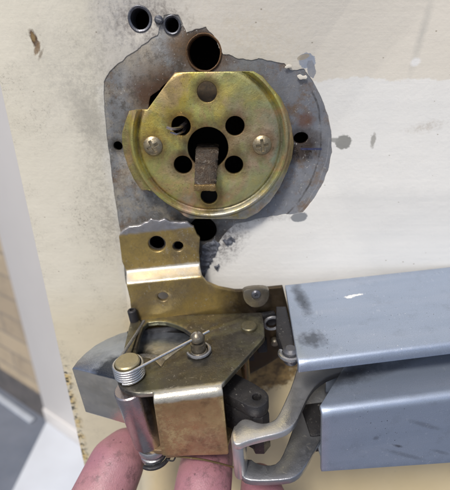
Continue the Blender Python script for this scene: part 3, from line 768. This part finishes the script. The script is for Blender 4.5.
def bracket_mat():
    m = metal('brown_gold_bracket', [(0, (.54, .39, .13)), (.4, (.44, .32, .12)), (.7, (.33, .25, .13)), (1, (.52, .40, .17))], .8, (.28, .46), .6, seed=31, scr=.3)
    m2 = m
    base = m.b.inputs['Base Color'].links[0].from_socket
    z = m.math('ADD', m.z, m.math('MULTIPLY', m.math('SUBTRACT', m.noise(.15, 5), .5), 3.0))
    x = m.x
    bend = m.math('MULTIPLY', m.ramp(z, zb2-OR.z-1, zb2-OR.z+2), m.ramp(z, zb1-OR.z+3, zb1-OR.z+0.5))
    bend = m.math('MULTIPLY', bend, .8)      # highlight along the bend, painted into the colour
    c = m.mix(bend, base, (.78, .76, .70))
    c = m.mix(m.ramp(m.math('ADD', m.x, m.math('MULTIPLY', m.noise(.05, 6, .7), 30)), 40, 62, 0, .93), c, (.05, .036, .024))   # grime plus painted-in shade on the end by the bar
    edge = m.ramp(m.math('ADD', m.z, m.math('MULTIPLY', m.noise(.2, 5), 3)), zt-OR.z+4.5, zt-OR.z+7)
    c = m.mix(m.math('MULTIPLY', edge, .7), c, (.33, .36, .44))
    sc_ = m.ramp(m.noise(.3, 6, .8, off=(3, 9, 9)), .60, .66)
    p = DY(180, 236, YT) - OR
    c = m.mix(m.math('MULTIPLY', sc_, m.blob(p.x, p.z-14, 26, 16, .3, .6)), c, (.7, .68, .62))
    m.set(color=c)
    m.set(rough=m.ramp(m.noise(.08, 6, .65, off=(3, 5, 0)), .3, .75, .27, .47))
    return m
bpy.data.materials.remove(BRK.m)
BRK = bracket_mat()
bracket = part(MB().solid(bo, bh, 5.0, brk, w=.9, grid=(4, 1.3)), 'mounting_bracket', BRK, angle=50)
# weld smear on the ragged top edge
wm = MB()
for k in range(14):
    t = k/13; px = 130+t*60; py = 226.5-3.5*sin(pi*min(1, t*1.25))+mnoise.noise(Vector((k*.7, 0, 0)))*1.5
    q = DY(px, py+2.5, YT+2); rr = 1.5+mnoise.noise(Vector((k*.9, 3, 0)))
    wm.lathe([(.01, -rr*.8), (rr*.7, -rr*.5), (rr, 0), (rr*.7, rr*.5), (.01, rr*.8)], q, (1, .2, .1*k-.5), 9)
part(wm, 'weld_bead', DSL, bracket, angle=180)

# --- case cover: level top sheet folded down into the front face
YF, RB, TC = -133.5, 7.0, 5.0
S1 = -(YF+RB); ARC = pi*RB/2
def fold(z0, yf, rb):
    s1 = -(yf+rb); arc = pi*rb/2
    def f(u, s, d):
        if s <= s1: return Vector((u, -s, z0-d))
        if s <= s1+arc:
            a = (s-s1)/rb; r = rb-d
            return Vector((u, yf+rb-r*sin(a), z0-rb+r*cos(a)))
        return Vector((u, yf+d, z0-rb-(s-s1-arc)))
    return f
def ft(px, py, z0): p = DZ(px, py, z0); return (p.x, -p.y)
def ff(px, py, z0, yf, rb): p = DY(px, py, yf); return (p.x, -(yf+rb)+pi*rb/2+(z0-rb-p.z))
top_px = [(133,316),(127,345),(120,366),(117,374),(117,381),(120,387),(127,391),(137,393),(148,393.5),(153,393)]
fa = ft(153, 393, Z0)
fr_px = [(162, 456.5), (229, 455)]
left_bottom = ff(162, 456.5, Z0, YF, RB); right_bottom = ff(229, 455, Z0, YF, RB)
cover = [ft(a, b, Z0) for a, b in top_px] + [(DY(153, 400, YF).x, S1+1), (DY(153.5, 404, YF).x, S1+ARC+2), left_bottom, right_bottom, ff(223, 392, Z0, YF, RB),
         (ft(222, 387, Z0)[0], S1+2)] + [ft(a, b, Z0) for a, b in ((224, 382), (265, 337), (264, 325), (262, 312), (240, 313))]
# the sector shaped opening
slot_px = [(136,352),(139,340),(143,327),(148,322.5),(157,321.5),(166,322),(175,324.5),(183,328),(190,333),(196,339.5),(188,344),(178,350),(165,360),(161,366),(156,361),(150,358),(143,357),(137,358)]
slot = [ft(a, b, Z0) for a, b in slot_px]
cov_holes = [slot, ]
# keep edges around fold finely divided
cover = resample(round_corners(cover, 3, 3), 2.5)
cv = MB().solid(cover, [resample(slot, 2)], TC, fold(Z0, YF, RB), w=.9, grid=(5, 1.6))
def cover_mat():
    m = metal('case_cover_metal', [(0, (.085, .078, .068)), (.35, (.135, .125, .10)), (.6, (.10, .093, .08)), (.8, (.19, .18, .12)), (1, (.14, .13, .115))], .85, (.22, .4), .6, seed=33, scr=.25, sc=.018)
    base = m.b.inputs['Base Color'].links[0].from_socket
    # the folded-down face kept more of its brown gold plating; the fold's highlight is painted into the colour
    zz = m.math('ADD', m.z, m.math('MULTIPLY', m.math('SUBTRACT', m.noise(.12, 5), .5), 3.0))
    face = m.ramp(zz, Z0-OR.z-4, Z0-OR.z-7)
    fc = m.crv(m.ramp(m.noise(.022, 6, .62, off=(7, 2, 2)), .3, .7), [(0, (.34, .25, .12)), (.5, (.48, .37, .19)), (1, (.42, .30, .18))])
    fc = m.mix(m.ramp(m.noise(.07, 7, .7, off=(1, 8, 2)), .52, .75, 0, .7), fc, (.10, .06, .04))
    c = m.mix(face, base, fc)
    yy = m.math('ADD', m.y, m.math('MULTIPLY', m.math('SUBTRACT', m.noise(.2, 4), .5), 3.0))
    bend = m.math('MULTIPLY', m.ramp(yy, YF-OR.y+9, YF-OR.y+6), m.ramp(zz, Z0-OR.z-7.5, Z0-OR.z-5.5))
    c = m.mix(m.math('MULTIPLY', bend, .75), c, (.66, .63, .55))
    pat = m.ramp(m.noise(.035, 4, .6, off=(5, 15, 2)), .5, .66, 0, .30)
    c = m.mix(m.math('MULTIPLY', pat, m.math('SUBTRACT', 1.0, face)), c, (.22, .22, .10))
    m.set(color=c); return m
COV = cover_mat()
cov = part(cv, 'case_cover', COV, angle=45)
# thin spacer line of brass below the front-left lobe
ZB = DY(195, 455.5, YF).z
low_px = top_px
lower = [ft(a, b, Z0) for a, b in top_px[3:]] + [(DY(153, 400, YF).x, -(YF)-1), (DY(222, 400, YF).x, -(YF)-1)] + [ft(a, b, Z0) for a, b in ((222, 384), (232, 360), (225, 316), (127, 320))]
lower = [(x, -s) for x, s in lower]
def flat(z0): return lambda u, v, d: Vector((u, v, z0-d))
lowp = []
for x, y in lower: lowp.append((x*1.0, min(y, -40)))
part(MB().solid(resample(round_corners(lowp, 5, 3), 4), [], 5, flat(-121), w=.8), 'bottom_plate', BRONZE)
# rivets on the cover
for i, (px, py, r) in enumerate(((249, 328, 7.4),)):
    q = DZ(px, py, Z0)
    part(MB().lathe([(.01, -1), (r, -1), (r, 2.4), (r-.8, 3.3), (.01, 3.6)], (q.x, q.y, Z0), (0, 0, 1), 30), 'rivet', TOPM, cov)
# upright spacer pin inside the open right side
q = DZ(228, 366, Z0-8)
part(MB().lathe([(.01, 0), (4.5, 0), (4.5, -66), (.01, -66)], (q.x-1, q.y+12, Z0-5), (0, 0, 1), 20), 'spacer_pin', BRONZE, cov)

q = DY(244, 350, -62)
part(MB().lathe([(.01, 0), (4.2, 0), (4.2, -50), (.01, -50)], (q.x, -62, q.z+6), (0, 0, 1), 20), 'spacer_pin', BRONZE, cov)
w0 = DY(172, 456, -126); w1 = DY(205, 460, -127); w2 = DY(236, 468, -122)
# --- latch bolt
LZ = Z0-12
lat_px = [(72,368),(77,361),(85,353),(95,345),(107,338.5),(120,333),(133,330),(190,333),(199,345),(170,372),(150,386),(125,381)]
lat = [xy(DZ(a, b, LZ)) for a, b in lat_px]
bolt_h = 55
mlat = MB().solid(resample(lat, 4), [], bolt_h, flat(LZ), w=1.3)
def bolt_mat():
    m = metal('worn_bolt_steel', [(0, (.38, .42, .48)), (.4, (.48, .52, .58)), (.7, (.34, .37, .42)), (1, (.52, .54, .57))], .92, (.12, .26), .45, (.02, .022, .03), seed=35, scr=.3, sc=.03, mo=.25)
    base = m.b.inputs['Base Color'].links[0].from_socket
    face = m.ramp(m.z, LZ-OR.z-.6, LZ-OR.z-1.6)
    fc = m.crv(m.ramp(m.noise(.03, 6, .65, sc=(.6, .6, 1.4)), .3, .7), [(0, (.52, .48, .39)), (.5, (.64, .60, .51)), (1, (.58, .55, .48))])
    c = m.mix(face, base, fc)  # blue of the reflected sky painted into the top; warmer face
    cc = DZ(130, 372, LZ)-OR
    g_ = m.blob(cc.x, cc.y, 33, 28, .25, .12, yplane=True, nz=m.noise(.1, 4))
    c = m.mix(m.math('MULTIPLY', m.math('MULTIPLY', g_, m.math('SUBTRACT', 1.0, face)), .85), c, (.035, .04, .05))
    m.set(color=c); return m
bolt = part(mlat, 'latch_bolt', bolt_mat(), angle=30)
# collar of the bolt seen through the opening
cp = DZ(130, 373, Z0)
sec = [(cp.x+3+29*cos(a), cp.y+3+29*sin(a)) for a in [radians(-50+190*k/24) for k in range(25)]] + [(cp.x+3+10*cos(a), cp.y+3+10*sin(a)) for a in [radians(140-190*k/10) for k in range(11)]]
part(MB().solid(sec, [], 4.4, flat(LZ+4.6), w=.7), 'collar', STEEL, bolt)

part(MB().box((-104, -38, -118), (18, -36, Z0-7)), 'plate_or_shade_sheet', DARK, cov)  # dark sheet added to paint the shaded gap behind the bolt

# --- hinge pin with its sleeve, head and retaining ring
hp = Vector((cp.x+1, cp.y-3, 0))
hs = hp + Vector((-1, -7, 0))
part(MB().lathe([(.01, -1), (12, -1), (13, -2), (13, -60), (12, -61.5), (.01, -61.5)], hs+Vector((0, 0, Z0-TC)), (-.1, .03, 1), 48), 'pivot_sleeve', PINM)
pin = part(MB().lathe([(.01, Z0), (7.2, Z0), (7.2, Z0+12), (9.4, Z0+12.3), (9.8, Z0+13), (9.8, Z0+15), (8.8, Z0+16), (.01, Z0+16.3)], hp, (0, 0, 1), 36), 'pivot_pin', HEADM)
# lower end of the pin
zb = -121-5
hs = hs+Vector((8, -3, 0))
part(MB().lathe([(.01, zb+1), (11.5, zb+1), (12.2, zb), (12.2, zb-5), (9.5, zb-6.5), (9.5, zb-8), (11.4, zb-9), (11.4, zb-13), (8, zb-16), (.01, zb-16.4)], hs, (0, 0, 1), 36), 'pin_foot', STEEL, pin)
cl = []
for k in range(40):
    a = -2.2+k/39*4.9; cl.append(hs+Vector((13.2*cos(a), 13.2*sin(a), zb-15-1.5*sin(a))))
part(MB().tube(cl, 1.9, 10), 'retaining_ring', DARK, pin)
wr = [hs+Vector((12, -8, zb-12)), hs+Vector((18, -9, zb-12)), hs+Vector((22, 2, zb-7)), hs+Vector((24, 6, zb-1)), hs+Vector((24, 14, zb+2))]
def catmull(P, n=8):
    out = []; Q = [P[0]]+list(P)+[P[-1]]
    for i in range(1, len(Q)-2):
        for k in range(n):
            t = k/n; a, b, c, d = Q[i-1], Q[i], Q[i+1], Q[i+2]
            out.append(.5*((2*b)+(c-a)*t+(2*a-5*b+4*c-d)*t*t+(3*b-a-3*c+d)*t**3))
    out.append(P[-1]); return out
part(MB().tube(catmull(wr), .7, 8), 'wire_end', DARK, pin)

part(MB().tube(catmull([w0, w1, w2]), .8, 8), 'retaining_wire', BRONZE, pin)
# --- torsion spring
stp = DZ(199, 352, Z0); ZS = Z0
coil = []
R_ = 11.3; turns = 5
N = 150
qd = DZ(209, 331, Z0+17)
for k in range(N+1):
    a = -2.0 + 2*pi*turns*k/N
    coil.append(hp+Vector((R_*cos(a), R_*sin(a), Z0+1.6+11.2*k/N)))
a_end = -2.0+2*pi*turns
leg = catmull([coil[-1], coil[-1]+Vector((5*-sin(a_end), 5*cos(a_end), .4)), ]) if False else []
# upper leg runs straight to the post, lower leg to the small peg
tanp = hp + Vector((R_*cos(-.95), R_*sin(-.95), Z0+13.2))
coil2 = []
k = 0
a0 = -2.0+2*pi*turns; a1 = 2*pi*(turns)+(-.95)
for j in range(8):
    a = a0+(a1-a0)*j/7; coil2.append(hp+Vector((R_*cos(a), R_*sin(a), Z0+12.8+.4*j/7)))
wire = coil + coil2[1:]
endp = Vector((qd.x, qd.y, Z0+17))
lastp = wire[-1]
wire += [lastp.lerp(endp, t) for t in (.04, .1, .3, .6, 1.0)]
pk = DZ(143, 322, Z0+6)
start = coil[0]
spring = part(MB().tube(wire, 1.25, 9), 'torsion_spring', WIREM, angle=60)
st = [Vector((pk.x+1, pk.y, Z0+7)), Vector((pk.x-3, pk.y-18, Z0+8)), hp+Vector((-6, 13, Z0+12)), hp+Vector((-9, 8, Z0+10))]
part(MB().tube(st, 1.3, 8), 'spring_leg', STEEL, spring)
# flat dark arm beside it
a_ = [xy(DZ(x, y, Z0+2.5)) for x, y in ((120, 366), (128, 362), (141, 322), (137, 317), (131, 319))]
part(MB().solid(a_, [], 2.3, flat(Z0+2.6), w=.5), 'spring_arm', TOPM)
pg = DZ(135, 323, Z0)
part(MB().lathe([(.01, 0), (4.6, 0), (4.4, 13), (3.6, 14), (2.1, 14), (2.0, 11), (.01, 11)], (pg.x, pg.y+1, Z0+1), (-.05, 0, 1), 22), 'peg', DARK)

# --- stud with e-clip
stud = part(MB().lathe([(.01, 0), (7.2, 0), (7.2, 1.5), (6.4, 2), (6.4, 10), (3.6, 10.6), (3.6, 12.6), (6.4, 13.4), (6.6, 15), (4.8, 18.5), (1.8, 21), (.01, 21.4)],
                     (stp.x, stp.y, Z0+.5), (0, 0, 1), 32), 'spring_stud', STUDM)
ec = []
for k in range(30):
    a = -2.9+k/29*4.3; ec.append(Vector((stp.x+9.5*cos(a), stp.y+9.5*sin(a), Z0+2.2)))
part(MB().tube(ec, 1.6, 8), 'clip', STEEL, stud)

# --- lug with screw at the rear right corner
lg = [xz(DY(a, b, -36)) for a, b in ((243,287),(268,285.5),(269,293),(267,300),(261,305),(252,306),(245,301),(242,294))]
lug = part(MB().solid(resample(smooth_poly(lg, 2), 2), [], 7, lambda u, v, d: Vector((u, -40+d, v)), w=1.2), 'lug', STUDM)
q = DY(256, 294.5, -41)
part(MB().lathe([(.01, -2), (4.6, -2), (4.6, 1.5), (3.4, 2.6), (1.6, 2.7), (1.4, 1.2), (.01, 1.2)], (q.x, -40, q.z), (0, -1, 0), 20), 'screw', DSL, lug)
q = DY(272, 322, -38)
ring = [Vector((q.x+8*cos(a), -40, q.z+7*sin(a))) for a in [(.6+5.0*k/24) for k in range(25)]]
part(MB().tube(ring, 1.5, 8), 'clip', STEEL, bracket)
part(MB().lathe([(.01, 0), (6.5, 0), (6.5, 6), (5, 8), (.01, 8.5)], (q.x, -29, q.z), (0, -1, 0), 24), 'rivet', DARK, bracket)

for (px, py, yy, sx, sz, nm_) in ((266, 315, -33, 9, 3, 'rib'), (283, 334, -36, 4, 10, 'rib'), (262, 345, -34, 5, 8, 'rib')):
    q = DY(px, py, yy)
    part(MB().box((q.x-sx, yy-3, q.z-sz), (q.x+sx, -30.5, q.z+sz)), nm_, DARK, bracket, bevel=1.2)
q = DY(276, 346, -40)
part(MB().lathe([(.01, 0), (4.2, 0), (4.2, 5), (2.6, 6.4), (.01, 6.6)], (q.x, -30.5, q.z), (0, -1, 0), 20), 'rivet', STUDM, bracket)
# --- dark hook arm with bright rounded end, beside the upper bar
hk = [xy(DZ(a, b, -44)) for a, b in ((276,306),(286,306),(292,330),(295,352),(284,352),(276,330))]
hook = part(MB().solid(resample(hk, 3), [], 12, flat(-44), w=1.4), 'hook_arm', DARK)
q = DZ(290, 356, -47)
part(MB().lathe([(.01, 3), (3.6, 2.4), (6, 0), (6.6, -4), (6.6, -9), (5, -12), (.01, -13)], (q.x+1, q.y+2, -43), (0, 0, 1), 28), 'roller', DSL, hook)
cr_ = [Vector((q.x+1+8.2*cos(a), q.y+2+8.2*sin(a), -46)) for a in [radians(150+170*k/20) for k in range(21)]]
part(MB().tube(cr_, 2.0, 8), 'clip', STEEL, hook)

# --- dark lever
lv = [xy(DZ(a, b, -80)) for a, b in ((222,392),(226,366),(237,374),(254,383),(266,390.5),(269,396),(267,403),(259,408),(250,407))]
lvh = DZ(256.7, 396.5, -80)
lever = part(MB().solid(resample(round_corners(lv, 3, 3), 3), [circ(lvh.x, lvh.y, 3.6, 18)], 12, flat(-80), w=1.1), 'lever', DARK)
post = [xy(DZ(a, b, -80)) for a, b in ((247,398),(256,394),(266,394),(268.5,400),(262,407),(252,407))]
lv2 = [xy(DZ(a, b, -80)) for a, b in ((224,392),(228,372),(238,380),(250,398),(252,406))]
part(MB().solid(resample(post, 3), [], 44, flat(-92.2), w=2.5), 'lever_post', DARK, lever)
part(MB().solid(resample(lv2, 3), [], 40, flat(-92.1), w=1.5), 'lever_web', DARK, lever)

# --- forked link between lever and push bar
lk_px = [(232,434),(234,428),(238,422),(243,418.5),(250,419),(256,422),(264,423.5),(274,420.5),(279,414),(285,401),(292,385),(298,365),(312,350),(362,352),(346,371),(330,375),(316,384),(309,393),(304,403),
         (299,415),(295,423),(289,429),(280,433),(262,437),(247,441),(238,445),(233,443)]
ZK = -93.0
lk = [xy(DZ(a, b, ZK)) for a, b in lk_px]
link = part(MB().solid(resample(smooth_poly(lk, 1), 3), [], 6.5, flat(ZK), w=1.0), 'link', LINKM, angle=50)
ZK2 = -133.0
lk2_px = [(240,474),(243,462),(250,458),(256,463),(268,465.5),(278,463),(285,450),(296,420),(306,398),(318,385),(345,375),(350,392),(332,412),(324,432),(313,452),(304,469),(297,476),(288,479.5),(262,481),(246,480)]
lk2 = [xy(DZ(a, b, ZK2)) for a, b in lk2_px]
LDK = metal('shaded_link_steel', [(0, (.26, .27, .30)), (.5, (.34, .35, .37)), (1, (.24, .25, .27))], .88, (.26, .42), .5, mo=.3, seed=41, bumpy=.25)  # darker copy of the link steel; shade on the lower fork painted in
part(MB().solid(resample(smooth_poly(lk2, 1), 3), [], 6.5, flat(ZK2), w=1.0), 'lower_fork', LDK, link, angle=50)
wb = [DZ(230.5, 437, ZK-5), DZ(235, 424, ZK-5), DZ(246, 428, ZK-5), DZ(244, 443, ZK-5), DZ(238, 447.5, ZK-5), DZ(232, 445.5, ZK-5)]
wb = [xy(p) for p in wb]
part(MB().solid(resample(smooth_poly(wb, 1), 2), [], 42, flat(ZK-3), w=2.0), 'web', LINKM, link, angle=50)

# --- bars
def bar(name, ZT, YFr, rb, T, top, front, extra=None):
    pts = [ft(a, b, ZT) for a, b in top]
    fpts = [ff(a, b, ZT, YFr, rb) for a, b in front]
    pts = [pts[0]] + [(pts[1][0], -(YFr+rb)-.5)] + fpts + [(fpts[-1][0], -(YFr+rb)-.5)] + pts[2:]
    m = MB().solid(resample(pts, 3.5), [], T, fold(ZT, YFr, rb), w=.8, grid=(14, 1.7))
    return part(m, name, BAR, angle=50), pts
b1, pts1 = bar('upper_bar', -40.5, -133, 5.5, 4.5, [(285, 285), (298, 360), (640, 246)], [(298.5, 373), (640, 331)])
b2, pts2 = bar('push_bar', -75.5, -150, 6.0, 4.5, [(350, 357), (322, 412), (640, 300)], [(321.5, 472), (640, 450)])
zlow = DY(400, 466, -150).z
fx = DY(323, 440, -150).x; rx_ = DY(640, 440, -150).x
# inward return flange and back wall make it a closed channel
part(MB().box((fx+3, -145, zlow+5), (rx_-40, -75, zlow+9)), 'bottom_flange', BAR, b2, bevel=.8)
part(MB().box((fx+26, -78, zlow+10), (rx_-40, -74, -81)), 'back_wall', BAR, b2, bevel=.8)
# the square stub that shows under the push bar's open end
q = DY(314, 432, -112)
part(MB().box((q.x-7, -125, q.z-10), (q.x+30, -90, q.z+12)), 'end_block', DARK, b2, bevel=1.5)

# ================================================================== HAND
def hand():
    bm = MB(); balls = []
    def chain(pts, n=14):
        for i in range(len(pts)-1):
            (a, ra), (b, rb_) = pts[i], pts[i+1]; a = Vector(a); b = Vector(b)
            for k in range(n): t = k/n; balls.append((a.lerp(b, t), ra*(1-t)+rb_*t))
        balls.append((Vector(pts[-1][0]), pts[-1][1]))
    def ell(t): return t
    # fingers point to the door, pads up
    thumb = [((-121, -112, -181), 24), ((-106, -98, -179), 25.5), ((-115, -135, -199), 29), ((-140, -190, -242), 29), ((-140, -250, -290), 36), ((-90, -310, -330), 42)]
    thumb = [((-98, -92, -180), 22), ((-104, -104, -183), 27), ((-117, -135, -202), 29), ((-136, -185, -240), 29), ((-135, -250, -290), 36), ((-80, -310, -330), 42)]
    index = [((-13, -70, -171), 20), ((-15, -92, -172), 24), ((-19, -130, -173), 25.5), ((-26, -185, -197), 26.5), ((-34, -240, -250), 28), ((-38, -290, -310), 34)]
    middle = [((33, -112, -199), 18), ((35, -128, -199), 22), ((36, -154, -200), 25), ((34, -192, -214), 27), ((26, -245, -255), 28), ((18, -295, -315), 34)]
    ring_ = [((66, -150, -262), 19), ((76, -172, -280), 22), ((80, -220, -300), 24), ((76, -265, -330), 26), ((60, -310, -345), 33)]
    little = [((100, -200, -300), 16), ((110, -225, -312), 18), ((112, -265, -330), 20), ((98, -320, -355), 28)]
    for c in (thumb, index, middle, ring_, little): chain(c)
    chain([((-80, -310, -330), 40), ((-30, -320, -340), 38), ((20, -320, -345), 38), ((65, -320, -350), 34), ((98, -325, -358), 28)])
    chain([((-60, -350, -370), 44), ((10, -360, -380), 42), ((70, -350, -375), 36)])
    chain([((0, -360, -380), 50), ((0, -460, -450), 52), ((0, -640, -560), 62), ((0, -900, -700), 78)], 24)
    me = bpy.data.meshes.new('person'); b2_ = bmesh.new()
    for c, r in balls:
        mt = Matrix.Translation(c*S) @ Matrix.Diagonal((r*S, r*S, r*S*.93, 1))
        bmesh.ops.create_icosphere(b2_, subdivisions=3, radius=1, matrix=mt)
    b2_.to_mesh(me); b2_.free()
    tmp = bpy.data.objects.new('tmp', me); COL.objects.link(tmp)
    rm = tmp.modifiers.new('r', 'REMESH'); rm.mode = 'VOXEL'; rm.voxel_size = 2.2*S
    sm = tmp.modifiers.new('s', 'SMOOTH'); sm.iterations = 14; sm.factor = .5
    dg = bpy.context.evaluated_depsgraph_get()
    new = bpy.data.meshes.new_from_object(tmp.evaluated_get(dg))
    bpy.data.objects.remove(tmp)
    # shallow joint creases
    new.shade_smooth(); new.materials.clear(); new.materials.append(SKIN.m)
    o = bpy.data.objects.new('person', new); COL.objects.link(o)
    tag(o, 'pink greasy fingertips and hand holding the latch up from below', 'person')
    return o
hd = hand()
def nail(c, d, nrm, w_, l_):
    c = Vector(c); d = Vector(d).normalized(); nrm = Vector(nrm).normalized(); s_ = d.cross(nrm).normalized()
    m = MB()
    def f(u, v, dd): return c + s_*u + d*v + nrm*(-(u*u)/(w_*2.6) - dd + 1.5)
    m.solid(smooth_poly([(-w_, -l_), (w_, -l_), (w_*.85, l_*.8), (0, l_), (-w_*.85, l_*.8)], 2), [], 2, f, w=.5, grid=3)
    return m.build('finger_nail', NAIL, hd)
nail((-104, -100, -209), (.3, .9, .3), (-.1, .2, -1), 12, 13)
nail((-14, -84, -196), (.05, 1, .05), (0, .1, -1), 10, 11)
nail((34, -112, -212), (0, 1, .05), (0, .1, -1), 10, 11)
